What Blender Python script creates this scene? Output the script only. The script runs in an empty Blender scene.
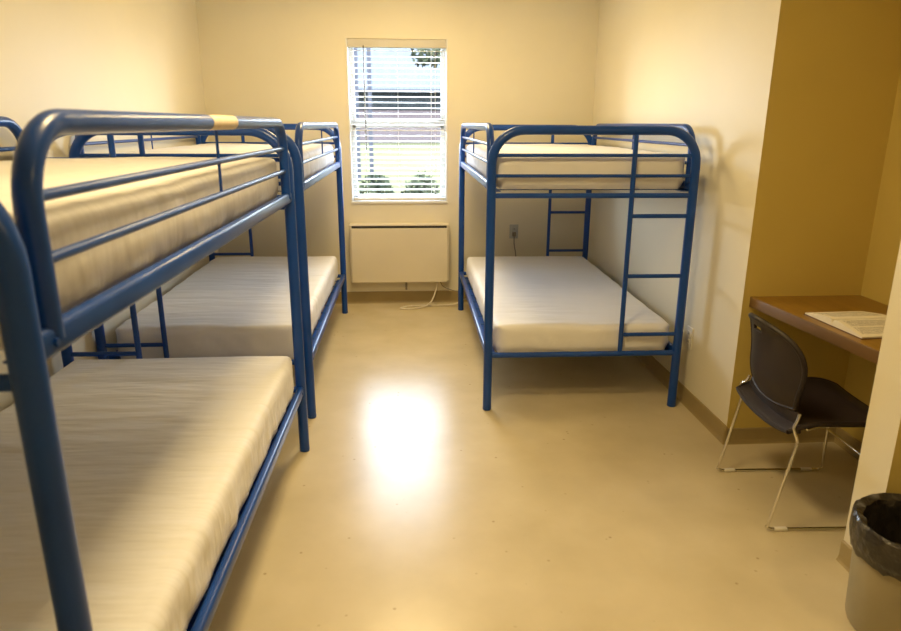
import bpy, bmesh, math, random
from mathutils import Vector, Matrix, noise
random.seed(7)
PI = math.pi
C = bpy.context.scene.collection

# ------------------------------------------------------------------ materials
def mat(name, color, rough=0.5, metal=0.0, spec=0.5, **kw):
    m = bpy.data.materials.new(name); m.use_nodes = True
    b = m.node_tree.nodes['Principled BSDF']
    b.inputs['Base Color'].default_value = (*color, 1)
    b.inputs['Roughness'].default_value = rough
    b.inputs['Metallic'].default_value = metal
    b.inputs['Specular IOR Level'].default_value = spec
    for k, v in kw.items(): b.inputs[k.replace('_', ' ')].default_value = v
    return m

def nd(m, t, **kw):
    n = m.node_tree.nodes.new(t)
    for k, v in kw.items():
        if hasattr(n, k): setattr(n, k, v)
        else: n.inputs[k].default_value = v
    return n
def ln(m, a, b): m.node_tree.links.new(a, b)
def coords(m, scale=(1, 1, 1), rot=(0, 0, 0)):
    tc = nd(m, 'ShaderNodeTexCoord'); mp = nd(m, 'ShaderNodeMapping')
    mp.inputs['Scale'].default_value = scale; mp.inputs['Rotation'].default_value = rot
    ln(m, tc.outputs['Object'], mp.inputs['Vector']); return mp.outputs['Vector']
def add_noise_color(m, c1, c2, scale, lo=.35, hi=.65, vec=None, detail=4):
    b = m.node_tree.nodes['Principled BSDF']
    n = nd(m, 'ShaderNodeTexNoise'); n.inputs['Scale'].default_value = scale; n.inputs['Detail'].default_value = detail
    ln(m, vec or coords(m), n.inputs['Vector'])
    r = nd(m, 'ShaderNodeValToRGB')
    r.color_ramp.elements[0].position = lo; r.color_ramp.elements[1].position = hi
    r.color_ramp.elements[0].color = (*c1, 1); r.color_ramp.elements[1].color = (*c2, 1)
    ln(m, n.outputs['Fac'], r.inputs['Fac']); ln(m, r.outputs['Color'], b.inputs['Base Color'])
    return r
def add_bump(m, scale, strength, dist=.01, vec=None, detail=3):
    b = m.node_tree.nodes['Principled BSDF']
    n = nd(m, 'ShaderNodeTexNoise'); n.inputs['Scale'].default_value = scale; n.inputs['Detail'].default_value = detail
    ln(m, vec or coords(m), n.inputs['Vector'])
    bp = nd(m, 'ShaderNodeBump'); bp.inputs['Strength'].default_value = strength; bp.inputs['Distance'].default_value = dist
    ln(m, n.outputs['Fac'], bp.inputs['Height'])
    if b.inputs['Normal'].links: ln(m, b.inputs['Normal'].links[0].from_socket, bp.inputs['Normal'])
    ln(m, bp.outputs['Normal'], b.inputs['Normal'])

M = {}
M['wall'] = mat('painted_wall', (.80, .74, .60), .5, spec=.3)
add_noise_color(M['wall'], (.76, .71, .565), (.79, .74, .595), 1.3)
add_bump(M['wall'], 90, .08, .002)
M['gold'] = mat('gold_accent_paint', (.66, .48, .14), .42, spec=.35)
add_noise_color(M['gold'], (.58, .45, .13), (.61, .48, .145), 1.3); add_bump(M['gold'], 90, .08, .002)
M['base'] = mat('cove_base', (.52, .42, .25), .4); add_noise_color(M['base'], (.33, .25, .115), (.37, .285, .13), 5)
M['ceil'] = mat('ceiling_paint', (.82, .79, .70), .8); add_bump(M['ceil'], 60, .2, .003)
# floor: mottled beige vinyl with dark flecks and a waxed sheen
fm = mat('waxed_vinyl', (.62, .50, .33), .2, spec=.38)
r = add_noise_color(fm, (.55, .468, .305), (.65, .562, .385), 3.0, .3, .7, detail=8)
v = nd(fm, 'ShaderNodeTexVoronoi'); v.inputs['Scale'].default_value = 16; ln(fm, coords(fm), v.inputs['Vector'])
rr = nd(fm, 'ShaderNodeValToRGB'); rr.color_ramp.elements[0].position = .05; rr.color_ramp.elements[1].position = .12
rr.color_ramp.elements[0].color = (1, 1, 1, 1); rr.color_ramp.elements[1].color = (0, 0, 0, 1)
ln(fm, v.outputs['Distance'], rr.inputs['Fac'])
n3 = nd(fm, 'ShaderNodeTexNoise'); n3.inputs['Scale'].default_value = 9; ln(fm, coords(fm), n3.inputs['Vector'])
r3 = nd(fm, 'ShaderNodeValToRGB'); r3.color_ramp.elements[0].position = .52; r3.color_ramp.elements[1].position = .6
ln(fm, n3.outputs['Fac'], r3.inputs['Fac'])
mu = nd(fm, 'ShaderNodeMath', operation='MULTIPLY'); ln(fm, rr.outputs['Color'], mu.inputs[0]); ln(fm, r3.outputs['Color'], mu.inputs[1])
mu2 = nd(fm, 'ShaderNodeMath', operation='MULTIPLY'); ln(fm, mu.outputs[0], mu2.inputs[0]); mu2.inputs[1].default_value = .55
mx = nd(fm, 'ShaderNodeMixRGB'); ln(fm, mu2.outputs[0], mx.inputs['Fac']); ln(fm, r.outputs['Color'], mx.inputs['Color1'])
mx.inputs['Color2'].default_value = (.25, .16, .08, 1)
ln(fm, mx.outputs['Color'], fm.node_tree.nodes['Principled BSDF'].inputs['Base Color'])
nr = nd(fm, 'ShaderNodeTexNoise'); nr.inputs['Scale'].default_value = 2.2; ln(fm, coords(fm), nr.inputs['Vector'])
mr = nd(fm, 'ShaderNodeMapRange'); mr.inputs['To Min'].default_value = .24; mr.inputs['To Max'].default_value = .268
ln(fm, nr.outputs['Fac'], mr.inputs['Value']); ln(fm, mr.outputs['Result'], fm.node_tree.nodes['Principled BSDF'].inputs['Roughness'])
add_bump(fm, 7, .10, .004)
M['floor'] = fm
M['blue'] = mat('blue_enamel', (.006, .075, .30), .30, spec=.36, Coat_Weight=.08, Coat_Roughness=.2)
add_noise_color(M['blue'], (.006, .052, .28), (.008, .064, .34), 6)
M['deck'] = mat('deck_wire', (.02, .08, .22), .4)
add_noise_color(M['deck'], (.02, .07, .2), (.02, .09, .24), 20)
M['cap'] = mat('foot_cap_plastic', (.02, .03, .06), .5); add_noise_color(M['cap'], (.02, .03, .06), (.03, .04, .07), 20)
sh = mat('fitted_sheet', (.80, .77, .74), .62, spec=.3, Sheen_Weight=.15)
add_noise_color(sh, (.78, .78, .80), (.82, .82, .85), 2)
add_bump(sh, 1.0, .42, .03, coords(sh, (2.2, 12, 6), (0, 0, .22)), 2)
add_bump(sh, 1.0, .28, .02, coords(sh, (5, 22, 5), (0, 0, -.12)), 2)
M['sheet'] = sh
M['sticker'] = mat('sticker_yellow', (.62, .42, .10), .5); add_noise_color(M['sticker'], (.6, .4, .09), (.66, .46, .13), 30)
M['tape'] = mat('sticker_tan', (.72, .60, .42), .5); add_noise_color(M['tape'], (.7, .58, .4), (.76, .64, .46), 30)
M['vinyl'] = mat('white_vinyl', (.80, .80, .78), .4); add_noise_color(M['vinyl'], (.78, .78, .76), (.82, .82, .8), 6)
M['head_shaded'] = mat('headrail', (.58, .55, .49), .45); add_noise_color(M['head_shaded'], (.56, .53, .47), (.6, .57, .51), 6)  # shade of the unlit room side is put into this grey
sl = mat('blind_slat', (.86, .86, .85), .4); M['slat'] = sl
add_noise_color(sl, (.84, .84, .83), (.88, .88, .87), 6)
tr = nd(sl, 'ShaderNodeBsdfTranslucent'); tr.inputs['Color'].default_value = (.85, .86, .86, 1)
ms = nd(sl, 'ShaderNodeMixShader'); ms.inputs[0].default_value = .3
ln(sl, sl.node_tree.nodes['Principled BSDF'].outputs[0], ms.inputs[1]); ln(sl, tr.outputs[0], ms.inputs[2])
ln(sl, ms.outputs[0], sl.node_tree.nodes['Material Output'].inputs['Surface'])
M['cordw'] = mat('blind_cord', (.7, .7, .68), .6); add_noise_color(M['cordw'], (.68, .68, .66), (.74, .74, .72), 40)
M['wand'] = mat('wand_plastic', (.10, .10, .09), .25); add_noise_color(M['wand'], (.1, .1, .09), (.14, .14, .12), 20)
gl = bpy.data.materials.new('window_glass'); gl.use_nodes = True; gl.node_tree.nodes.clear()
o_ = nd(gl, 'ShaderNodeOutputMaterial'); t_ = nd(gl, 'ShaderNodeBsdfTransparent'); g_ = nd(gl, 'ShaderNodeBsdfGlossy')
t_.inputs['Color'].default_value = (.93, .95, .95, 1); g_.inputs['Roughness'].default_value = .02
fr = nd(gl, 'ShaderNodeLayerWeight'); fr.inputs['Blend'].default_value = .12
m_ = nd(gl, 'ShaderNodeMixShader'); ln(gl, fr.outputs['Fresnel'], m_.inputs[0]); ln(gl, t_.outputs[0], m_.inputs[1]); ln(gl, g_.outputs[0], m_.inputs[2]); ln(gl, m_.outputs[0], o_.inputs['Surface'])
M['glass'] = gl
M['heater'] = mat('heater_enamel', (.76, .69, .54), .4); add_noise_color(M['heater'], (.75, .68, .53), (.78, .71, .56), 3)
M['dark'] = mat('dark_slot', (.03, .028, .025), .6); add_noise_color(M['dark'], (.03, .028, .025), (.045, .04, .035), 20)
M['pipe'] = mat('pipe_metal', (.3, .27, .22), .4, .6); add_noise_color(M['pipe'], (.28, .25, .2), (.34, .3, .25), 20)
M['cable'] = mat('beige_cable', (.68, .62, .50), .45); add_noise_color(M['cable'], (.66, .6, .48), (.7, .64, .52), 20)
M['gcable'] = mat('grey_cable', (.22, .19, .16), .5); add_noise_color(M['gcable'], (.2, .17, .14), (.25, .22, .18), 20)
M['plate'] = mat('outlet_plate', (.80, .76, .66), .35); add_noise_color(M['plate'], (.79, .75, .65), (.82, .78, .68), 20)
M['bplate'] = mat('grey_outlet_plate', (.45, .47, .45), .35); add_noise_color(M['bplate'], (.44, .46, .44), (.48, .5, .48), 20)
ds = mat('desk_laminate', (.30, .15, .04), .32, spec=.45); M['desk'] = ds
add_noise_color(ds, (.23, .125, .018), (.30, .165, .026), 1.0, .3, .7, coords(ds, (40, 2.2, 40)), 6)
de = mat('desk_edge', (.33, .17, .08), .45); M['edge'] = de
add_noise_color(de, (.15, .085, .03), (.19, .105, .038), 1.0, .3, .7, coords(de, (30, 3, 30)), 5)
M['black'] = mat('black_plastic', (.022, .015, .014), .45, spec=.32); add_bump(M['black'], 350, .25, .001)
add_noise_color(M['black'], (.02, .014, .013), (.026, .018, .017), 8)
M['chrome'] = mat('chrome', (.78, .76, .72), .14, 1.0); add_noise_color(M['chrome'], (.76, .74, .7), (.8, .78, .74), 10)
M['glide'] = mat('clear_glide', (.72, .68, .58), .35); add_noise_color(M['glide'], (.7, .66, .56), (.75, .7, .6), 20)
M['binb'] = mat('bin_plastic', (.42, .36, .25), .5); add_noise_color(M['binb'], (.30, .26, .16), (.34, .29, .18), 6)
bg = mat('bin_bag', (.030, .024, .020), .28, spec=.6); add_noise_color(bg, (.012, .010, .008), (.028, .022, .017), 8); add_bump(bg, 22, .9, .012); M['bag'] = bg
M['paper'] = mat('book_paper', (.80, .76, .66), .7)
M['cover'] = mat('book_cover', (.10, .05, .03), .5); add_noise_color(M['cover'], (.1, .05, .03), (.14, .07, .04), 20)
# printed page: fine grey text rows in two columns
pg = mat('printed_page', (.80, .76, .66), .7); M['print'] = pg
tc = nd(pg, 'ShaderNodeTexCoord'); sp = nd(pg, 'ShaderNodeSeparateXYZ'); ln(pg, tc.outputs['Object'], sp.inputs[0])
def math_(m, op, a, b=None, c=None):
    n = nd(m, 'ShaderNodeMath', operation=op)
    for i, q in enumerate((a, b, c)):
        if q is None: continue
        if hasattr(q, 'is_output'): ln(m, q, n.inputs[i])
        else: n.inputs[i].default_value = q
    return n.outputs[0]
row = math_(pg, 'GREATER_THAN', math_(pg, 'SINE', math_(pg, 'MULTIPLY', sp.outputs[0], 2 * PI / .0062)), -.1)
ay = math_(pg, 'ABSOLUTE', math_(pg, 'SUBTRACT', math_(pg, 'ABSOLUTE', sp.outputs[1]), .083))
inY = math_(pg, 'MULTIPLY', math_(pg, 'LESS_THAN', ay, .058), math_(pg, 'GREATER_THAN', ay, .0035))
inX = math_(pg, 'LESS_THAN', math_(pg, 'ABSOLUTE', sp.outputs[0]), .103)
nw = nd(pg, 'ShaderNodeTexNoise'); nw.inputs['Scale'].default_value = 1; ln(pg, coords(pg, (160, 330, 1)), nw.inputs['Vector'])
wd = math_(pg, 'GREATER_THAN', nw.outputs['Fac'], .45)
fac = math_(pg, 'MULTIPLY', math_(pg, 'MULTIPLY', row, math_(pg, 'MULTIPLY', inX, inY)), math_(pg, 'MULTIPLY', wd, .8))
mp_ = nd(pg, 'ShaderNodeMixRGB'); ln(pg, fac, mp_.inputs['Fac']); mp_.inputs['Color1'].default_value = (.80, .76, .66, 1); mp_.inputs['Color2'].default_value = (.10, .09, .08, 1)
ln(pg, mp_.outputs[0], pg.node_tree.nodes['Principled BSDF'].inputs['Base Color'])
add_noise_color(M['paper'], (.78, .74, .64), (.82, .78, .68), 60)
# outside
M['grass'] = mat('lawn', (.06, .063, .028), .9); add_noise_color(M['grass'], (0.0375, 0.0368, 0.0174), (0.0452, 0.0427, 0.0246), .6, detail=8) #(0.026, 0.0302, 0.0135), (0.0343, 0.0343, 0.0177), .6, detail=8)
M['leaf'] = mat('leaf', (.10, .14, .07), .6); add_noise_color(M['leaf'], (0.0096, 0.0117, 0.0075), (0.024, 0.0257, 0.0149), 5)
M['bark'] = mat('bark', (.20, .16, .13), .8); add_noise_color(M['bark'], (0.0114, 0.0104, 0.0094), (0.0182, 0.0156, 0.0135), 9)
bk = mat('pink_brick', (.62, .45, .42), .8); M['brick'] = bk
bt = nd(bk, 'ShaderNodeTexBrick'); bt.inputs['Scale'].default_value = 4; bt.inputs['Color1'].default_value = (0.0377, 0.0287, 0.0287, 1); bt.inputs['Color2'].default_value = (0.0438, 0.0339, 0.0339, 1); bt.inputs['Mortar'].default_value = (0.0452, 0.0391, 0.0391, 1)
ln(bk, coords(bk, (1, 1, 1), (PI / 2, 0, 0)), bt.inputs['Vector']); ln(bk, bt.outputs['Color'], bk.node_tree.nodes['Principled BSDF'].inputs['Base Color'])
M['roof'] = mat('pale_metal_roof', (.66, .69, .76), .5); add_noise_color(M['roof'], (0.0294, 0.0308, 0.0348), (0.0375, 0.0381, 0.0401), 2, vec=coords(M['roof'], (6, .2, .2)))
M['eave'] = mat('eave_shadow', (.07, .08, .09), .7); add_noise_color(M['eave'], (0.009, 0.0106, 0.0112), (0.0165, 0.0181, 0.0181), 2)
M['road'] = mat('concrete_path', (.55, .50, .48), .9); add_noise_color(M['road'], (.52, .47, .45), (.6, .55, .52), 2)
M['wood'] = mat('grey_post', (.24, .24, .26), .7); add_noise_color(M['wood'], (0.0208, 0.0208, 0.0246), (0.0284, 0.0284, 0.0323), 4)

for k_ in ('grass', 'leaf', 'bark', 'brick', 'roof', 'eave', 'road', 'wood'):
    M[k_].node_tree.nodes['Principled BSDF'].inputs['Specular IOR Level'].default_value = 0
# ------------------------------------------------------------------ helpers
def link(name, bm, m, parent=None, smooth=False, kind=None):
    me = bpy.data.meshes.new(name); 
    bmesh.ops.recalc_face_normals(bm, faces=bm.faces[:])
    bm.to_mesh(me); bm.free()
    if isinstance(m, (list, tuple)):
        for q in m: me.materials.append(q)
    else: me.materials.append(m)
    if smooth:
        for p in me.polygons: p.use_smooth = True
        try: me.set_sharp_from_angle(angle=math.radians(40))
        except Exception: pass
    o = bpy.data.objects.new(name, me); C.objects.link(o)
    if parent: o.parent = parent
    if kind: o['kind'] = kind
    return o
def thing(name, label, cat, loc=(0, 0, 0), rz=0, group=None):
    o = bpy.data.objects.new(name, None); C.objects.link(o); o.empty_display_size = .05
    o.location = loc; o.rotation_euler = (0, 0, rz); o['label'] = label; o['category'] = cat
    if group: o['group'] = group
    return o
def tag(o, label, cat, group=None):
    o['label'] = label; o['category'] = cat
    if group: o['group'] = group
    return o
def box(bm, x0, x1, y0, y1, z0, z1, bev=0, seg=2, mi=0):
    vs = [bm.verts.new((x, y, z)) for x in (x0, x1) for y in (y0, y1) for z in (z0, z1)]
    fs = [bm.faces.new([vs[i] for i in f]) for f in ((0, 1, 3, 2), (4, 6, 7, 5), (0, 4, 5, 1), (2, 3, 7, 6), (0, 2, 6, 4), (1, 5, 7, 3))]
    for f in fs: f.material_index = mi
    if bev:
        es = list({e for f in fs for e in f.edges})
        bmesh.ops.bevel(bm, geom=es, offset=bev, segments=seg, profile=.5, affect='EDGES')
    return bm
def B(*a, **k): return box(bmesh.new(), *a, **k)
def tube(bm, pts, r, n=14, caps=True, up=None):
    """swept circular tube through pts; r number or list"""
    pts = [Vector(p) for p in pts]; N = len(pts)
    tang = [((pts[min(i + 1, N - 1)] - pts[max(i - 1, 0)])).normalized() for i in range(N)]
    a = Vector((0, 0, 1)) if abs(tang[0].z) < .9 else Vector((1, 0, 0))
    nrm = tang[0].cross(a).normalized(); rings = []
    for i in range(N):
        nrm = (nrm - tang[i] * nrm.dot(tang[i])).normalized(); bn = tang[i].cross(nrm)
        rr_ = r[i] if isinstance(r, (list, tuple)) else r
        rings.append([bm.verts.new(pts[i] + (nrm * math.cos(2 * PI * k / n) + bn * math.sin(2 * PI * k / n)) * rr_) for k in range(n)])
    for i in range(N - 1):
        for k in range(n):
            bm.faces.new((rings[i][k], rings[i][(k + 1) % n], rings[i + 1][(k + 1) % n], rings[i + 1][k]))
    if caps:
        bm.faces.new(rings[0][::-1]); bm.faces.new(rings[-1])
    return bm
def T(pts, r, n=14): return tube(bmesh.new(), pts, r, n)
def arc(c, a, b, ang0, ang1, rad, n=9):
    """points on an arc in plane spanned by unit vectors a,b"""
    c, a, b = Vector(c), Vector(a), Vector(b)
    return [c + (a * math.cos(t) + b * math.sin(t)) * rad for t in [ang0 + (ang1 - ang0) * i / n for i in range(n + 1)]]
def smoothpath(pts, n=8):
    pts = [Vector(p) for p in pts]; out = []
    P = [pts[0]] + pts + [pts[-1]]
    for i in range(1, len(P) - 2):
        for k in range(n):
            t = k / n; p0, p1, p2, p3 = P[i - 1], P[i], P[i + 1], P[i + 2]
            out.append(.5 * ((2 * p1) + (p2 - p0) * t + (2 * p0 - 5 * p1 + 4 * p2 - p3) * t * t + (3 * p1 - p0 - 3 * p2 + p3) * t ** 3))
    out.append(pts[-1]); return out
def struct(name, bm, m): return link(name, bm, m, kind='structure')

# ------------------------------------------------------------------ room shell
XL, XR, YB, ZC = -1.535, 1.498, 5.51, 2.55
YA, XA, YS0, YS1 = 2.818, 2.045, 1.79, 1.930     # alcove far end, alcove inner side, partition faces
YN, XE = -1.6, 3.1
bm = bmesh.new(); box(bm, XL - .1, XE + .1, YN - .1, YB + .2, -.1, 0); struct('floor', bm, M['floor'])
bm = bmesh.new(); box(bm, XL - .1, XE + .1, YN - .1, YB + .2, ZC, ZC + .1); struct('ceiling', bm, M['ceil'])
struct('wall_left', B(XL - .1, XL, YN - .1, YB + .15, 0, ZC), M['wall'])
WX0, WX1, WZ0, WZ1 = -.437, .325, .8465, 2.0795
bm = bmesh.new()
box(bm, XL, WX0, YB, YB + .15, 0, ZC); box(bm, WX1, XR + .1, YB, YB + .15, 0, ZC)
box(bm, WX0, WX1, YB, YB + .15, 0, WZ0); box(bm, WX0, WX1, YB, YB + .15, WZ1, ZC)
struct('wall_back', bm, M['wall'])
struct('wall_right', B(XR, XR + .1, YA, YB, 0, ZC), M['wall'])
struct('wall_alcove_end', B(XR + .0005, XA + .1, YA - .0005, YA + .1, 0, ZC), M['gold'])
struct('wall_alcove_side', B(XA, XA + .1, YS1, YA, 0, ZC), M['gold'])
pw = B(XR, XE, YS0, YS1, 0, ZC)
for f_ in pw.faces:
    if abs(f_.calc_center_median().x - XR) > .01: f_.material_index = 1
struct('wall_partition', pw, [M['wall'], M['gold']])
struct('wall_entry', B(XE, XE + .1, YN - .1, YS1, 0, ZC), M['wall'])
struct('wall_front', B(XL, XE, YN - .1, YN, 0, ZC), M['wall'])
def cove(name, x0, x1, y0, y1, axis, sgn, H=.078):
    """baseboard with rounded top edge and a little toe; runs along the other axis"""
    t = .008; prof = [(0, 0), (.016, 0), (.011, .008), (t, .02), (t, H - .004), (t - .003, H), (0, H)]
    bm = bmesh.new(); ends = []
    for e in (0, 1):
        ring = []
        for d, z in prof:
            if axis == 'y': ring.append(bm.verts.new((x0 + sgn * d, (y0, y1)[e], z)))
            else: ring.append(bm.verts.new(((x0, x1)[e], y0 + sgn * d, z)))
        ends.append(ring)
    for i in range(len(prof) - 1): bm.faces.new((ends[0][i], ends[0][i + 1], ends[1][i + 1], ends[1][i]))
    bm.faces.new(ends[0]); bm.faces.new(ends[1][::-1])
    return struct(name, bm, M['base'])
cove('baseboard_left', XL, XL, YN, YB, 'y', 1, .10)
cove('baseboard_back', XL, XR, YB, YB, 'x', -1, .10)
cove('baseboard_right', XR, XR, YA - .012, YB, 'y', -1, .09)
cove('baseboard_alcove_end', XR - .012, XA, YA, YA, 'x', -1)
cove('baseboard_alcove_side', XA, XA, YS1, YA, 'y', -1)
cove('baseboard_partition_end', XR, XR, YS0, YS1, 'y', -1)
cove('baseboard_partition', XR, XE, YS0, YS0, 'x', -1)

# ------------------------------------------------------------------ window
wn = bpy.data.objects.new('window_1', None); C.objects.link(wn); wn.location = (-.056, YB, WZ0); wn['kind'] = 'structure'
def wp(name, bm, m, parent=wn, smooth=False):
    o = link(name, bm, m, None, smooth); o.parent = parent
    o.matrix_parent_inverse = Matrix.Translation(-wn.location); return o
bm = bmesh.new(); f = .02; y0, y1 = YB + .085, YB + .14
box(bm, WX0, WX0 + f, y0, y1, WZ0, WZ1); box(bm, WX1 - f, WX1, y0, y1, WZ0, WZ1)
box(bm, WX0, WX1, y0, y1, WZ0, WZ0 + f); box(bm, WX0, WX1, y0, y1, WZ1 - f, WZ1)
wp('window_frame', bm, M['vinyl'])
zm = 1.4622
bm = bmesh.new(); box(bm, WX0 + f, WX1 - f, YB + .08, YB + .13, zm - .018, zm + .018, .004); wp('meeting_rail', bm, M['vinyl'])
for nm, za, zb in (('lower_sash', WZ0 + f, zm - .018), ('upper_sash', zm + .018, WZ1 - f)):
    bm = bmesh.new(); g = .02; a, b = WX0 + f, WX1 - f; q0, q1 = (YB + .09, YB + .115) if nm == 'lower_sash' else (YB + .11, YB + .135)
    box(bm, a, a + g, q0, q1, za, zb); box(bm, b - g, b, q0, q1, za, zb); box(bm, a, b, q0, q1, za, za + g); box(bm, a, b, q0, q1, zb - g, zb)
    wp(nm, bm, M['vinyl'])
    wp('glass_pane', B(a + g, b - g, (q0 + q1) / 2 - .002, (q0 + q1) / 2 + .002, za + g, zb - g), M['glass'])
# thin white trim lining the reveal, proud of the wall by a few mm
bm = bmesh.new(); t = .008
box(bm, WX0 - t, WX0 + .003, YB - .004, YB + .085, WZ0 - t, WZ1 + .0); box(bm, WX1 - .003, WX1 + t, YB - .004, YB + .085, WZ0 - t, WZ1)
wp('side_trim', bm, M['vinyl'])
wp('window_sill', B(WX0 - .01, WX1 + .01, YB - .012, YB + .085, WZ0 - .012, WZ0 + .004, .003), M['vinyl'])

# venetian blind: a thing with headrail, every slat, bottom rail, ladder tapes, wand
bl = thing('venetian_blind', 'white horizontal slat blind with headrail toned grey for shade, lowered and open in the back wall window', 'blind', (-.056, YB + .03, WZ1))
def bp(name, bm, m, smooth=False):
    o = link(name, bm, m, bl, smooth); o.matrix_parent_inverse = Matrix.Translation(-bl.location); return o
bx0, bx1 = WX0 + .012, WX1 - .012
bp('headrail', B(WX0 + .004, WX1 - .004, YB - .004, YB + .055, WZ1 - .062, WZ1 - .002, .004), M['head_shaded'])
bp('bottom_rail', B(bx0, bx1, YB + .004, YB + .054, WZ0 + .012, WZ0 + .034, .005), M['vinyl'])
NS = 27; za, zb = WZ0 + .055, WZ1 - .085
slat0 = None
for i in range(NS):
    z = za + (zb - za) * i / (NS - 1)
    if slat0 is None:
        bm = bmesh.new(); K = 6; top = []; bot = []
        for k in range(K + 1):
            s = k / K - .5; yy = s * .048; zz = .0035 * (1 - 4 * s * s) + yy * math.tan(math.radians(6))
            top.append([bm.verts.new((x, yy, zz + .0009)) for x in (-(bx1 - bx0) / 2, (bx1 - bx0) / 2)])
            bot.append([bm.verts.new((x, yy, zz - .0009)) for x in (-(bx1 - bx0) / 2, (bx1 - bx0) / 2)])
        for k in range(K):
            bm.faces.new((top[k][0], top[k][1], top[k + 1][1], top[k + 1][0])); bm.faces.new((bot[k][0], bot[k + 1][0], bot[k + 1][1], bot[k][1]))
            for e in (0, 1): bm.faces.new((top[k][e], top[k + 1][e], bot[k + 1][e], bot[k][e]))
        bm.faces.new((top[0][0], bot[0][0], bot[0][1], top[0][1])); bm.faces.new((top[K][0], top[K][1], bot[K][1], bot[K][0]))
        slat0 = link('slat', bm, M['slat'], bl, True); s_ = slat0
    else:
        s_ = slat0.copy(); C.objects.link(s_)
    s_.parent = bl; s_.location = (0, 0, z - WZ1)
for x in (WX0 + .12, -.056, WX1 - .12):
    bm = bmesh.new()
    for dy in (.0035, .0545): tube(bm, [(x, YB + dy, WZ0 + .034), (x, YB + dy, WZ1 - .062)], .0011, 6)
    bp('ladder_cord', bm, M['cordw'])
bp('tilt_wand', T([(WX0 + .125, YB - .012, WZ1 - .05), (WX0 + .128, YB - .012, WZ1 - .82)], .0042, 8), M['wand'], True)
bp('pull_cord', T([(WX1 - .09, YB - .008, WZ1 - .055), (WX1 - .09, YB - .008, WZ0 + .10)], .0015, 6), M['cordw'])
bp('cord_tassel', T([(WX1 - .09, YB - .008, WZ0 + .10), (WX1 - .09, YB - .008, WZ0 + .09), (WX1 - .09, YB - .008, WZ0 + .06)], [.002, .006, .007], 8), M['wand'], True)

# ------------------------------------------------------------------ outside the window
def ground_z(y): return -.25 + .72 * min(1, max(0, (y - 6) / 34))
bm = bmesh.new(); ys = [5.71, 8, 12, 18, 26, 34, 40, 80]
prev = None
for y in ys:
    row_ = [bm.verts.new((x, y, ground_z(y))) for x in (-40, -15, 0, 15, 40)]
    if prev:
        for k in range(4): bm.faces.new((prev[k], prev[k + 1], row_[k + 1], row_[k]))
    prev = row_
link('lawn', bm, M['grass'], kind='structure')
b = thing('brick_building', 'low pink brick building with pale metal roof seen far off through the blind', 'building', (-2, 38, ground_z(38)))
gz = ground_z(38)
def part(name, bm, m, parent, smooth=False):
    o = link(name, bm, m, parent, smooth); o.matrix_parent_inverse = Matrix.Translation(-parent.location); return o
part('wall', B(-16, 14, 38, 46, gz - .1, 2.15), M['brick'], b)
part('window_shadow_band', B(-16, 14, 37.93, 38.0, 2.15, 3.05), M['eave'], b)  # dark strip: windows and the roof overhang's shadow in one flat colour
part('upper_wall', B(-16, 14, 38, 46, 2.15, 3.1), M['brick'], b)
bm = bmesh.new()
v_ = [bm.verts.new(p) for p in ((-17, 37.2, 3.02), (15, 37.2, 3.02), (15, 43, 6.4), (-17, 43, 6.4), (-17, 37.2, 3.2), (15, 37.2, 3.2), (15, 43, 6.6), (-17, 43, 6.6))]
for f_ in ((0, 1, 2, 3), (4, 7, 6, 5), (0, 4, 5, 1), (1, 5, 6, 2), (2, 6, 7, 3), (3, 7, 4, 0)): bm.faces.new([v_[i] for i in f_])
part('roof', bm, M['roof'], b)
for k, x in enumerate((-1.227, -.897)):
    o = link('wooden_post', B(-.05, .05, -.05, .05, 0, 3.6, .01), M['wood']); o.location = (x, 18 + .1 * k, ground_z(18) - .02)
    tag(o, ('left' if k == 0 else 'right') + ' one of two grey posts on the lawn outside the window', 'post', 'grey posts on the lawn')
def leaves(bm, c, rad, n, size):
    for _ in range(n):
        while True:
            p = Vector((random.uniform(-1, 1), random.uniform(-1, 1), random.uniform(-1, 1)))
            if .35 < p.length < 1: break
        p = Vector(c) + Vector((p.x * rad[0], p.y * rad[1], p.z * rad[2]))
        a = Vector((random.gauss(0, 1), random.gauss(0, 1), random.gauss(0, 1))).normalized(); b_ = a.orthogonal().normalized(); s = size * random.uniform(.6, 1.3)
        vs = [bm.verts.new(p + q) for q in (-a * s, b_ * s * .45, a * s, -b_ * s * .45)]
        bm.faces.new(vs)
for k in range(2):
    x = -.40 + k * .60
    o = thing('low_shrub', '', 'shrub', (x, 9.2, ground_z(9.2)), 0, 'low shrubs outside the window')
    o['label'] = ('left' if k == 0 else 'right') + ' of two low green shrubs growing outside below the window'
    bm = bmesh.new(); leaves(bm, (x, 9.2, ground_z(9.2) + .60), (.275, .25, .40), 700, .05)
    part('foliage', bm, M['leaf'], o)
    bm = bmesh.new()
    for j in range(5):
        a = j * 1.256; tube(bm, [(x, 9.2, ground_z(9.2) - .02), (x + .12 * math.cos(a), 9.2 + .1 * math.sin(a), ground_z(9.2) + .35), (x + .25 * math.cos(a), 9.2 + .22 * math.sin(a), ground_z(9.2) + .7)], [.016, .011, .005], 6)
    part('stem', bm, M['bark'], o)
t = thing('shade_tree', 'leafy tree outside with branches crossing the upper right of the window', 'tree', (2.3, 14, ground_z(14)))
part('trunk', T([(2.3, 14, ground_z(14) - .05), (2.25, 14, 1.5), (2.35, 14, 3.0), (2.2, 14, 4.2)], [.22, .17, .14, .09], 12), M['bark'], t, True)
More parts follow.
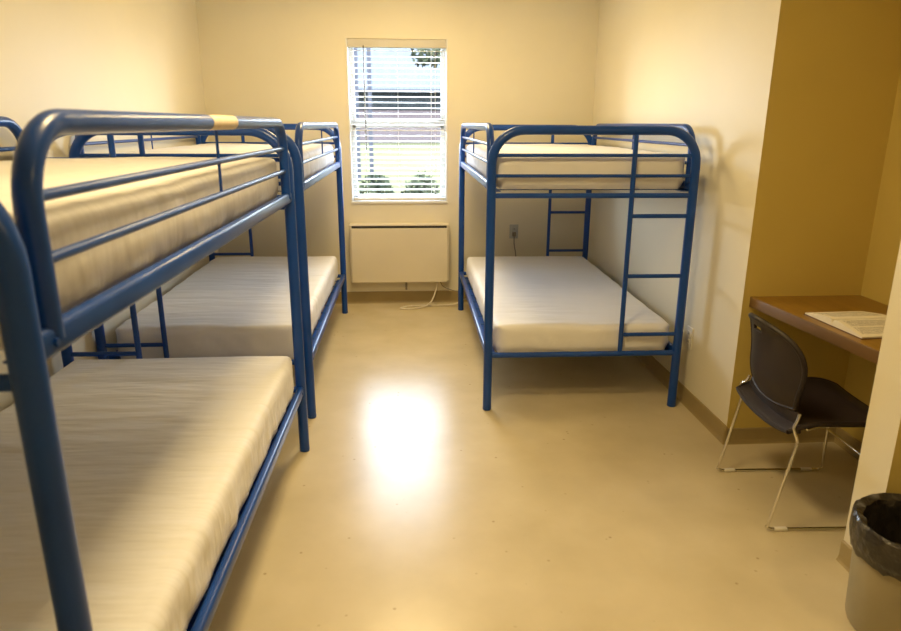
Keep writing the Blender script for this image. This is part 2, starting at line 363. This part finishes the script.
for pts in ([(2.35, 14, 2.5), (1.2, 13.9, 3.25), (.2, 13.8, 3.3), (-.9, 13.8, 3.5)], [(2.3, 14, 2.0), (1.6, 13.9, 2.6), (.7, 13.8, 2.75), (.2, 13.8, 2.55)], [(2.3, 14, 3.2), (3.2, 14, 4.0), (4.0, 14, 4.4)]):
    part('branch', T(smoothpath(pts, 5), [.08 - .06 * i / (5 * (len(pts) - 1)) for i in range(5 * (len(pts) - 1) + 1)], 8), M['bark'], t, True)
bm = bmesh.new()
for c, rd, n_ in (((.9, 13.8, 3.45), (.9, .6, .35), 500), ((-.6, 13.8, 3.6), (.8, .5, .22), 260), ((.55, 13.8, 2.75), (.45, .4, .28), 200), ((2.3, 14, 4.6), (2.2, 1.6, 1.1), 1300), ((3.8, 14, 4.4), (.9, .9, .7), 250)):
    leaves(bm, c, rd, n_, .085)
part('foliage', bm, M['leaf'], t)

# ------------------------------------------------------------------ wall heater, cords, outlets
FY = 5.40
h = thing('wall_heater', 'cream metal wall heater cabinet mounted under the window', 'heater', (-.06, YB, .17))
hx0, hx1, hz0, hz1 = -.463, .342, .199, .678
part('casing', B(hx0, hx1, FY + .012, YB, hz0 + .01, hz1, .006), M['heater'], h)
bm = bmesh.new(); box(bm, hx0 + .012, hx1 - .012, FY, FY + .014, hz0, hz1 - .032, .005); part('front_panel', bm, M['heater'], h)
part('air_slot', B(hx0 + .02, hx1 - .02, FY + .006, FY + .0125, hz1 - .030, hz1 - .012), M['dark'], h)
part('pipe_stub', T([(-.01, 5.46, hz0 + .02), (-.01, 5.46, .125)], .009, 10), M['pipe'], h, True)
cb = link('beige_power_cord', T(smoothpath([(.25, 5.49, .20), (.235, 5.46, .13), (.18, 5.40, .03), (.06, 5.33, .007), (-.06, 5.34, .007), (.02, 5.41, .007), (.22, 5.42, .007), (.38, 5.40, .02), (.48, 5.41, .06), (.60, 5.45, .02)], 9), .0065, 8), M['cable'], None, True)
cb.location.y = -.04
tag(cb, 'beige cord hanging under the wall heater and looping over the floor', 'cord')
cb = link('grey_thin_cord', T(smoothpath([(.27, 5.50, .20), (.30, 5.49, .15), (.40, 5.47, .115), (.55, 5.47, .10), (.70, 5.50, .04)], 9), .004, 8), M['gcable'], None, True)
cb.location.y = -.04
tag(cb, 'thin grey cord running right from under the wall heater', 'cord')
def outlet(x, y, z, face, label, m):
    """duplex outlet; face: 'y' for the back wall (normal -y) or 'x' for the right wall (normal -x)"""
    o = thing('wall_outlet', label, 'outlet', (x, y, z), 0 if face == 'y' else -PI / 2)
    p = link('cover_plate', B(-.036, .036, -.006, 0, -.058, .058, .002), m, o)
    for s in (-1, 1):
        r_ = link('socket', B(-.017, .017, -.009, -.0055, s * .021 - .014, s * .021 + .014, .004, 3), m, o)
        bm = bmesh.new()
        for dx in (-.006, .006): box(bm, dx - .0012, dx + .0012, -.0096, -.0088, s * .021 - .005, s * .021 + .006)
        link('slot', bm, M['dark'], r_)
    link('screw', T([(0, -.0055, 0), (0, -.0075, 0)], .003, 10), m, o)
    return o
outlet(.887, YB, .60, 'y', 'grey wall outlet on the back wall above the right lower mattress', M['bplate'])
outlet(XR, 3.315, .37, 'x', 'cream wall outlet low on the right wall beside the bunk post', M['plate'])
pc = thing('grey_power_cord', 'dark cord plugged into the back wall outlet behind the right bunk', 'cord', (.887, YB - .01, .57))
part('plug', B(.872, .902, YB - .038, YB - .0102, .562, .600, .005), M['gcable'], pc)
part('lead', T(smoothpath([(.887, YB - .03, .565), (.888, YB - .035, .50), (.905, YB - .03, .40), (.91, YB - .03, .25), (.90, YB - .04, .12), (.86, YB - .06, .006), (.78, YB - .10, .006)], 8), .0042, 8), M['gcable'], pc, True)

# ------------------------------------------------------------------ bunk beds
R_ = .0225; W_, L_ = 1.0, 1.98; ZT, ZG = 1.433, 1.462; ZU, ZLo = 1.165, .303
def make_bunk(name, label, ladder_side, near_rungs, far_rungs, ZG=1.447):
    """origin at the centre of the bed on the floor; ladder_side +1 puts both ladders near +x"""
    r0 = thing(name, label, 'bunk bed', group='blue metal bunk beds')
    ex = W_ / 2; ey = L_ / 2; rad = .155
    for e in (-1, 1):
        y = e * ey
        pts = [(-ex, y, .012)] + [(-ex, y, z) for z in (.3, .7, 1.1)] + arc((-ex + rad, y, ZT - rad), (-1, 0, 0), (0, 0, 1), 0, PI / 2, rad, 10) + arc((ex - rad, y, ZT - rad), (0, 0, 1), (1, 0, 0), 0, PI / 2, rad, 10) + [(ex, y, z) for z in (1.1, .7, .3, .012)]
        fr_ = link('end_frame', T(pts, R_, 18), M['blue'], r0, True)
        for sx in (-1, 1):
            link('foot_cap', T([(sx * ex, y, 0), (sx * ex, y, .004), (sx * ex, y, .014)], [.021, .0235, .0235], 18), M['blue'], fr_, True)
        for z in (1.316, 1.219):
            link('guard_rod', T([(-ex + .01, y, z), (ex - .01, y, z)], .0085, 10), M['blue'], r0, True)
        link('end_rail', T([(-ex + .01, y, 1.124), (ex - .01, y, 1.124)], .0125, 12), M['blue'], r0, True)
        link('end_rail', T([(-ex + .01, y, ZLo), (ex - .01, y, ZLo)], .0145, 12), M['blue'], r0, True)
        # ladder: one upright, rungs to the post
        xl = ladder_side * (ex - .305); pass
        ld = link('ladder_upright', T([(xl, y, ZLo), (xl, y, ZT - .005)], .0125, 12), M['blue'], r0, True)
        for z in (near_rungs if e < 0 else far_rungs):
            link('rung', T([(xl, y, z), (ladder_side * (ex - .01), y, z)], .0105, 12), M['blue'], ld, True)
    ll = ey - .065; rg = .115
    for sx in (-1, 1):
        x = sx * ex
        pts = [(x, -ll, ZU)] + arc((x, -ll + rg, ZG - rg), (0, -1, 0), (0, 0, 1), 0, PI / 2, rg, 10) + arc((x, ll - rg, ZG - rg), (0, 0, 1), (0, 1, 0), 0, PI / 2, rg, 10) + [(x, ll, ZU)]
        gd = link('side_guard', T(pts, .0188, 16), M['blue'], r0, True)
        for z in (1.363, 1.275): link('guard_rod', T([(x, -ll, z), (x, ll, z)], .0085, 10), M['blue'], gd, True)
        link('centre_rod', T([(x, 0, 1.275), (x, 0, ZG)], .0042, 8), M['blue'], gd, True)
        for z, nm in ((ZU, 'upper'), (ZLo, 'lower')):
            sr = link('side_rail', B(x - .014, x + .014, -ey + .015, ey - .015, z - .0215, z + .0215, .009, 3), M['blue'], r0, True)
            # bed-iron ledge carrying the deck
            link('ledge', B(min(x, x - sx * .05), max(x, x - sx * .05), -ey + .03, ey - .03, z - .0245, z - .0215), M['blue'], sr)
            for e in (-1, 1):
                bm = bmesh.new(); tube(bm, [(x + sx * .012, e * (ey - .050), z), (x + sx * .0185, e * (ey - .050), z)], .006, 6); link('bolt', bm, M['blue'], sr)
    for z in (ZU, ZLo):
        bm = bmesh.new()
        for k in range(11):
            y = -ey + .09 + k * (L_ - .18) / 10; box(bm, -ex + .016, ex - .016, y - .012, y + .012, z - .0212, z - .0182)
        for k in range(6):
            x = -ex + .12 + k * (W_ - .24) / 5; box(bm, x - .008, x + .008, -ey + .04, ey - .04, z - .0182, z - .0157)
        link('mattress_deck', bm, M['deck'], r0)
    return r0

def make_mattress(name, w, l, h, seed, amp=1.0):
    """rounded box with a fitted sheet: wrinkles, tucked underside, gathered corners"""
    bm = bmesh.new(); nx, ny, nz = 44, 84, 10; rc = .035
    vm = {}
    def g(i, j, k):
        key = (i, j, k)
        if key in vm: return vm[key]
        # denser near the edges
        def m1(t): return .5 - .5 * math.cos(PI * t)
        u = (.6 * i / nx + .4 * m1(i / nx)) * w - w / 2; v = (.6 * j / ny + .4 * m1(j / ny)) * l - l / 2; z = k / nz * h
        p = Vector((u, v, z)); c = Vector((max(-w / 2 + rc, min(w / 2 - rc, u)), max(-l / 2 + rc, min(l / 2 - rc, v)), max(rc, min(h - rc, z))))
        d = p - c
        # plan-corner radius larger
        rp = .07; cx = max(-w / 2 + rp, min(w / 2 - rp, p.x)); cy = max(-l / 2 + rp, min(l / 2 - rp, p.y))
        dn = d.normalized() if d.length > 1e-6 else Vector((0, 0, 1)) if k == nz else Vector((0, 0, -1))
        if d.length > 1e-6: p = c + dn * rc
        q = Vector((p.x - cx, p.y - cy, 0))
        if q.length > rp: q = q.normalized() * rp; p.x = cx + q.x; p.y = cy + q.y
        s = Vector((seed * 7.3, seed * 3.1, 0))
        side = 1 - abs(dn.z)
        # top: gentle sag plus long diagonal pulls; sides: vertical puckers
        n1 = noise.noise(Vector((p.x * 2.2, p.y * 1.6, 0)) + s)
        ca, sa = math.cos(1.35), math.sin(1.35)
        n2 = noise.noise(Vector(((p.x * ca + p.y * sa) * 13, (-p.x * sa + p.y * ca) * 2.5, 1.5)) + s)
        edge = min(w / 2 - abs(p.x), l / 2 - abs(p.y)); ef = math.exp(-max(edge, 0) / .10)
        if dn.z > .3: p.z += amp * (n1 * .007 + n2 * (.0022 + .0035 * ef))
        per = p.x * 1.0 if abs(p.y) > l / 2 - .05 else p.y
        n3 = noise.noise(Vector((per * 10, z * 6, 3.3)) + s) + .6 * noise.noise(Vector((per * 26 + z * 24, z * 9, 7.7)) + s)
        low = 1 - .6 * z / h
        out = Vector((dn.x, dn.y, 0))
        p += out * (amp * .010 * n3 * low * side) 
        if k <= 2: p -= out * (.018 * (1 - k / 2.5))
        vm[key] = bm.verts.new(p); return vm[key]
    def quad(a, b, c, d):
        if len({a, b, c, d}) == 4: bm.faces.new((a, b, c, d))
    for i in range(nx):
        for j in range(ny):
            for k in (0, nz): quad(g(i, j, k), g(i + 1, j, k), g(i + 1, j + 1, k), g(i, j + 1, k))
    for i in range(nx):
        for k in range(nz):
            for j in (0, ny): quad(g(i, j, k), g(i + 1, j, k), g(i + 1, j, k + 1), g(i, j, k + 1))
    for j in range(ny):
        for k in range(nz):
            for i in (0, nx): quad(g(i, j, k), g(i, j + 1, k), g(i, j + 1, k + 1), g(i, j, k + 1))
    o = link(name, bm, M['sheet'], None, True)
    for p in o.data.polygons: p.use_smooth = True
    return o

def place_bunk(label, x, y, rz, side, nr, fr__, low, up, seed, zg=1.447):
    b_ = make_bunk('bunk_bed', label, side, nr, fr__, zg); b_.location = (x, y, 0); b_.rotation_euler = (0, 0, rz)
    for z, lab, (w, l, h, dx, dy) in ((ZLo, low[0], low[1]), (ZU, up[0], up[1])):
        m_ = make_mattress('mattress', w, l, h, seed + z); m_.location = (x + dx, y + dy, z - .0155); m_.rotation_euler = (0, 0, rz)
        tag(m_, lab, 'mattress', 'sheet covered bunk mattresses')
    return b_
near = place_bunk('blue metal bunk bed nearest the camera along the left wall', -.4985 - .5, .885 + .99, -.011, -1, (1.023, .718, .407), (1.09, .79, .485),
    ('beige sheeted lower mattress of the nearest left bunk', (.95, 1.92, .195, .012, 0)),
    ('beige sheeted upper mattress of the nearest left bunk', (.95, 1.92, .177, 0, 0)), 1, 1.462)
place_bunk('blue metal bunk bed at the far left, behind the nearest left bunk', -.503 - .5, 3.225 + .99, 0.0, -1, (1.023, .718, .407), (1.09, .79, .485),
    ('pale sheeted lower mattress of the far left bunk', (.935, 1.90, .19, 0, 0)),
    ('pale sheeted upper mattress of the far left bunk', (.95, 1.92, .165, 0, 0)), 2)
place_bunk('blue metal bunk bed standing alone against the right wall', (.4125 + .5 + .008), 3.27 + .99, -.009, 1, (1.023, .718, .407), (1.09, .79, .485),
    ('white sheeted lower mattress of the right bunk', (.945, 1.92, .165, .008, -.005)),
    ('cream sheeted upper mattress of the right bunk', (.955, 1.93, .165, 0, 0)), 3)
# stickers on the nearest bunk
def on_near(name, bm, m, label=None, smooth=False):
    o = link(name, bm, m, near, smooth); o.matrix_parent_inverse = Matrix.Translation(-near.location)
    if label: o['label'] = label
xs = -.508
on_near('sticker', B(xs + .0135, xs + .0152, 1.075, 1.125, 1.160, 1.174, .0005), M['sticker'], 'small yellow sticker on the side rail')
on_near('sticker', T([(xs + .0095, 1.80, 1.462), (xs + .012, 2.03, 1.462)], .0195, 18), M['tape'], 'tan tape wrapped on the top guard tube', True)

# ------------------------------------------------------------------ desk, book
d = thing('built_in_desk', 'brown wood laminate desk fixed across the wall alcove on the right', 'desk', (1.79, 2.38, 0))
DX, DX1, ZD, TD = 1.530, 1.608, .722, .046      # the front edge runs at a slight angle
def slab(xa, xb, xc, xd, z0, z1, bev):
    '''prism: far edge xa..xb at YA, near edge xc..xd at YS1'''
    bm = bmesh.new(); pl = [(xa, YA), (xb, YA), (xd, YS1), (xc, YS1)]
    lo = [bm.verts.new((x, y, z0)) for x, y in pl]; hi = [bm.verts.new((x, y, z1)) for x, y in pl]
    bm.faces.new(lo[::-1]); bm.faces.new(hi)
    for k in range(4): bm.faces.new((lo[k], lo[(k + 1) % 4], hi[(k + 1) % 4], hi[k]))
    bmesh.ops.bevel(bm, geom=bm.edges[:], offset=bev, segments=3, profile=.5, affect='EDGES'); return bm
part('desktop', slab(DX + .004, XA, DX1 + .004, XA, ZD - TD, ZD, .001), M['desk'], d)
part('front_edge', slab(DX, DX + .0055, DX1, DX1 + .0055, ZD - TD - .001, ZD - .0003, .0024), M['edge'], d, True)
bm = bmesh.new(); box(bm, DX + .14, XA, YA - .02, YA, ZD - .10, ZD - TD); box(bm, XA - .02, XA, YS1 + .02, YA - .02, ZD - .10, ZD - TD); box(bm, DX + .14, XA, YS1, YS1 + .02, ZD - .10, ZD - TD)
part('support_cleat', bm, M['edge'], d)

bk_ = thing('open_book', 'thick open book with printed pages lying on the desk', 'book', (1.738, 2.362, ZD), math.radians(3))
def page_h(s):   # s: |distance from spine| 0..1 -> height of the page block
    return .005 + .019 * math.sin(min(1, s * 1.0) ** .45 * PI) ** .8 * (1 - .45 * s) + .004 * (1 - s)
PW, PL = .162, .122
for s in (-1, 1):
    bm = bmesh.new(); n = 22; rows = []
    for k in range(n + 1):
        q = k / n; yy = s * (.001 + q * PW); hh = page_h(q)
        rows.append([bm.verts.new((x, yy, z)) for x, z in ((-PL, .003), (-PL, .003 + hh), (PL, .003 + hh), (PL, .003))])
    for k in range(n):
        for a in range(4):
            f_ = bm.faces.new((rows[k][a], rows[k][(a + 1) % 4], rows[k + 1][(a + 1) % 4], rows[k + 1][a])); f_.material_index = 1 if a == 1 else 0
    bm.faces.new(rows[0]); bm.faces.new(rows[-1][::-1])
    link('page_block', bm, [M['paper'], M['print']], bk_, True)
link('cover', B(-PL - .004, PL + .004, -PW - .006, PW + .006, 0.0002, .003, .001), M['cover'], bk_)

# ------------------------------------------------------------------ chair (built facing +x, origin at the middle of its feet)
ch = thing('stacking_chair', 'black plastic stacking chair with chrome sled legs facing the desk', 'chair', (1.578, 2.325, 0), math.radians(-2))
rt = .0058
def P3(x, y, z): return (x, y, z)
for s in (-1, 1):
    y = s * .222
    q_ = .184 if s > 0 else .206
    pts = [(-.176, s * q_, .466), (-.184, s * (q_ + .004), .440), (-.194, s * .213, .415), (-.186, s * .218, .39), (-.178, s * .220, .368), (-.182, y, .33), (-.236, y, .045), (-.243, y, .018), (-.225, y, .0075), (-.19, y, .0065), (.17, y, .0065), (.205, y, .0075), (.223, y, .02), (.22, y, .05), (.212, y * .98, .33), (.198, y * .93, .385), (.16, y * .8, .400), (-.05, y * .78, .402), (-.12, y * .78, .388)]
    lg = link('sled_leg', T(smoothpath(pts, 5), rt, 10), M['chrome'], ch, True)
    for gx in (-.19, .15):
        link('glide', B(gx - .025, gx + .025, y - .009, y + .009, .0002, .013, .004, 2), M['glide'], lg, True)
link('cross_bar', T([(.215, -.222, .20), (.215, .222, .20)], rt, 10), M['chrome'], ch, True)
link('cross_bar', T([(.10, -.168, .398), (.10, .168, .398)], rt, 10), M['chrome'], ch, True)
def shell(name, fn, nu, nv, th, m, hole=None):
    bm = bmesh.new(); G = [[bm.verts.new(fn(i / nu, j / nv)) for j in range(nv + 1)] for i in range(nu + 1)]
    for i in range(nu):
        for j in range(nv):
            if hole and hole((i + .5) / nu, (j + .5) / nv): continue
            bm.faces.new((G[i][j], G[i + 1][j], G[i + 1][j + 1], G[i][j + 1]))
    for v_ in [v_ for v_ in bm.verts if not v_.link_faces]: bm.verts.remove(v_)
    o = link(name, bm, m, ch, True)
    for p in o.data.polygons: p.use_smooth = True
    so = o.modifiers.new('th', 'SOLIDIFY'); so.thickness = th; so.offset = 0
    bv = o.modifiers.new('bv', 'BEVEL'); bv.width = th * .35; bv.segments = 2; bv.limit_method = 'ANGLE'; bv.angle_limit = math.radians(50)
    return o
def round_map(a, b, hw, hh, r):
    """map square [-1,1]^2 to a rounded rectangle"""
    # squircle blend
    k = r
    x = a * (1 - k + k * math.sqrt(max(0, 1 - b * b / 2))); y = b * (1 - k + k * math.sqrt(max(0, 1 - a * a / 2)))
    return x * hw, y * hh
def back_fn(u, v):
    y, z = round_map(u * 2 - 1, v * 2 - 1, .205, .160, .45 + .50 * v)
    w_ = 1 - .10 * (1 - (z + .16) / .32)
    y *= w_
    x = -.224 - .030 * (z + .16) / .32 + .052 * (y / .214) ** 2 + .022 * (1 - (z / .16) ** 2) + .035 * max(0, -(z + .05) / .11) ** 2 - .022 * max(0, (z - .10) / .06) ** 2
    return (x, y, z + .606)
bk2 = shell('backrest', back_fn, 40, 30, .011, M['black'], lambda u, v: .56 < u < .78 and .80 < v < .88)
# raised rim round the backrest
rim = []
for k in range(97):
    t_ = k / 96 * 4; sd = int(min(t_, 3.999)); f_ = t_ - sd
    u, v = [(f_, 0), (1, f_), (1 - f_, 1), (0, 1 - f_)][sd]; rim.append(back_fn(u, v))
link('rim', T(rim, .010, 8), M['black'], bk2, True)
def seat_fn(u, v):
    x, y = round_map(u * 2 - 1, v * 2 - 1, .222, .222, .14)
    z = .425 - .012 * (1 - (y / .226) ** 2) * (1 if x < .12 else .6) - .030 * max(0, (x - .10) / .12) ** 2 - .035 * max(0, (-x - .10) / .12) ** 2 + .006 * (y / .226) ** 4
    return (x + .005, y * (1 + .15 * x), z)
st = shell('seat', seat_fn, 30, 30, .013, M['black'])
rim = []
for k in range(97):
    t_ = k / 96 * 4; sd = int(min(t_, 3.999)); f_ = t_ - sd
    u, v = [(f_, 0), (1, f_), (1 - f_, 1), (0, 1 - f_)][sd]; rim.append(seat_fn(u, v))
link('rim', T(rim, .0095, 8), M['black'], st, True)
# lower shell joining seat and backrest
def low_fn(u, v):
    y = (u * 2 - 1) * (.198 - .008 * v); t_ = v
    x = -.158 - .028 * math.sin(t_ * PI / 2) + .03 * (y / .2) ** 2 * t_ ; z = .385 + .075 * t_ - .018 * (1 - (y / .2) ** 2) * (1 - t_)
    return (x, y, z)
shell('lumbar_shell', low_fn, 24, 8, .010, M['black'])

# ------------------------------------------------------------------ waste bin with bag
BX, BY = 1.474, 1.597
wb = thing('waste_bin', 'beige plastic waste bin lined with a dark bag beside the partition', 'bin', (BX, BY, 0))
def lathe(bm, prof, n=40, jitter=None, cx=0, cy=0):
    rings = []
    for i, (r, z) in enumerate(prof):
        ring = []
        for k in range(n):
            a = 2 * PI * k / n; rr_, zz_ = r, z
            if jitter: rr_, zz_ = jitter(i, a, r, z)
            ring.append(bm.verts.new((cx + rr_ * math.cos(a), cy + rr_ * math.sin(a), zz_)))
        rings.append(ring)
    for i in range(len(rings) - 1):
        for k in range(n): bm.faces.new((rings[i][k], rings[i][(k + 1) % n], rings[i + 1][(k + 1) % n], rings[i + 1][k]))
    return rings
BH = .345; BR0, BR1 = .150, .166
bm = bmesh.new(); rg = lathe(bm, [(BR0 - .02, 0), (BR0 - .004, .004), (BR0, .018), (BR1, BH), (BR1 + .006, BH + .004), (BR1 - .004, BH + .004), (BR0 - .006, .02), (BR0 - .03, .012)])
bm.faces.new(rg[0][::-1]); bm.faces.new(rg[-1])
link('bin_body', bm, M['binb'], wb, True)
def jit(i, a, r, z):
    s = noise.noise(Vector((math.cos(a) * 4, math.sin(a) * 4, i * .7)));  s2 = noise.noise(Vector((math.cos(a) * 11, math.sin(a) * 11, i * .9)))
    if i == 0: return r + .004 * s, z + .020 * s + .012 * s2
    if 1 <= i <= 4: return r + .004 * (s + abs(s2)), z + (.004 * s if i > 2 else .01 * s)
    return r - .010 * abs(s) - .006 * abs(s2), z + .012 * s
bm = bmesh.new()
prof = [(BR1 + .006, BH - .09), (BR1 + .010, BH - .06), (BR1 + .011, BH - .03), (BR1 + .012, BH + .006), (BR1 + .004, BH + .013), (BR1 - .012, BH + .002), (BR1 - .024, BH - .05), (BR1 - .032, BH - .13), (BR1 - .04, .10), (.06, .05), (.004, .045)]
lathe(bm, prof, 72, jit)
o = link('bin_bag', bm, M['bag'], wb, True)
for p in o.data.polygons: p.use_smooth = True
so = o.modifiers.new('th', 'SOLIDIFY'); so.thickness = .0012

# ------------------------------------------------------------------ light
w = bpy.data.worlds.new('sky'); bpy.context.scene.world = w; w.use_nodes = True
nt = w.node_tree; bgn = nt.nodes['Background']
tcw = nt.nodes.new('ShaderNodeTexCoord'); sx_ = nt.nodes.new('ShaderNodeSeparateXYZ'); cr = nt.nodes.new('ShaderNodeValToRGB')
nt.links.new(tcw.outputs['Generated'], sx_.inputs[0]); nt.links.new(sx_.outputs[2], cr.inputs['Fac']); nt.links.new(cr.outputs['Color'], bgn.inputs['Color'])
cr.color_ramp.elements[0].color = (.84, .91, 1, 1); cr.color_ramp.elements[1].color = (.62, .76, 1, 1)
bgn.inputs['Strength'].default_value = 44.0
def area(name, loc, rot, sx, sy, power, color, portal=False):
    l = bpy.data.lights.new(name, 'AREA'); l.shape = 'RECTANGLE'; l.size = sx; l.size_y = sy; l.energy = power; l.color = color
    if portal: l.cycles.is_portal = True
    o = bpy.data.objects.new(name, l); C.objects.link(o); o.location = loc; o.rotation_euler = rot; return o
area('window_portal', (-.056, YB + .149, (WZ0 + WZ1) / 2), (-PI / 2, 0, 0), WX1 - WX0, WZ1 - WZ0, 1, (1, 1, 1), True)
area('ceiling_lamp_and_fill', (-.10, 1.7, ZC - .03), (0, 0, 0), .42, .42, 37, (1, .74, .35))
area('ceiling_lamp_and_fill', (.0, 4.25, ZC - .03), (0, 0, 0), .6, .6, 36, (1, .74, .35))
area('ceiling_lamp_and_fill', (1.9, .2, ZC - .03), (0, 0, 0), .5, .5, 12, (1, .74, .35))  # added fill for the partition face and bin, no known fixture here

# ------------------------------------------------------------------ camera
F, PT, YW, RL, HC = 670.55, .2791, .0657, .0041, 1.4622
cam = bpy.data.cameras.new('camera'); cam.sensor_width = 36; cam.lens = F / 901 * 36
co = bpy.data.objects.new('camera', cam); C.objects.link(co)
fw = Vector((math.sin(YW) * math.cos(PT), math.cos(YW) * math.cos(PT), -math.sin(PT)))
rt_ = Vector((math.cos(YW), -math.sin(YW), 0)); up = rt_.cross(fw)
r2 = rt_ * math.cos(RL) + up * math.sin(RL); u2 = -rt_ * math.sin(RL) + up * math.cos(RL)
mx_ = Matrix((r2, u2, -fw)).transposed().to_4x4(); mx_.translation = (0, 0, HC); co.matrix_world = mx_
cam.clip_start = .02
cam.dof.use_dof = True; cam.dof.focus_distance = 4.2; cam.dof.aperture_fstop = 4.5
sc = bpy.context.scene; sc.camera = co
sc.view_settings.view_transform = 'Standard'; sc.view_settings.look = 'None'; sc.view_settings.exposure = 0.0
sc.cycles.max_bounces = 10; sc.cycles.diffuse_bounces = 6; sc.cycles.transparent_max_bounces = 16
sc.cycles.sample_clamp_indirect = 6
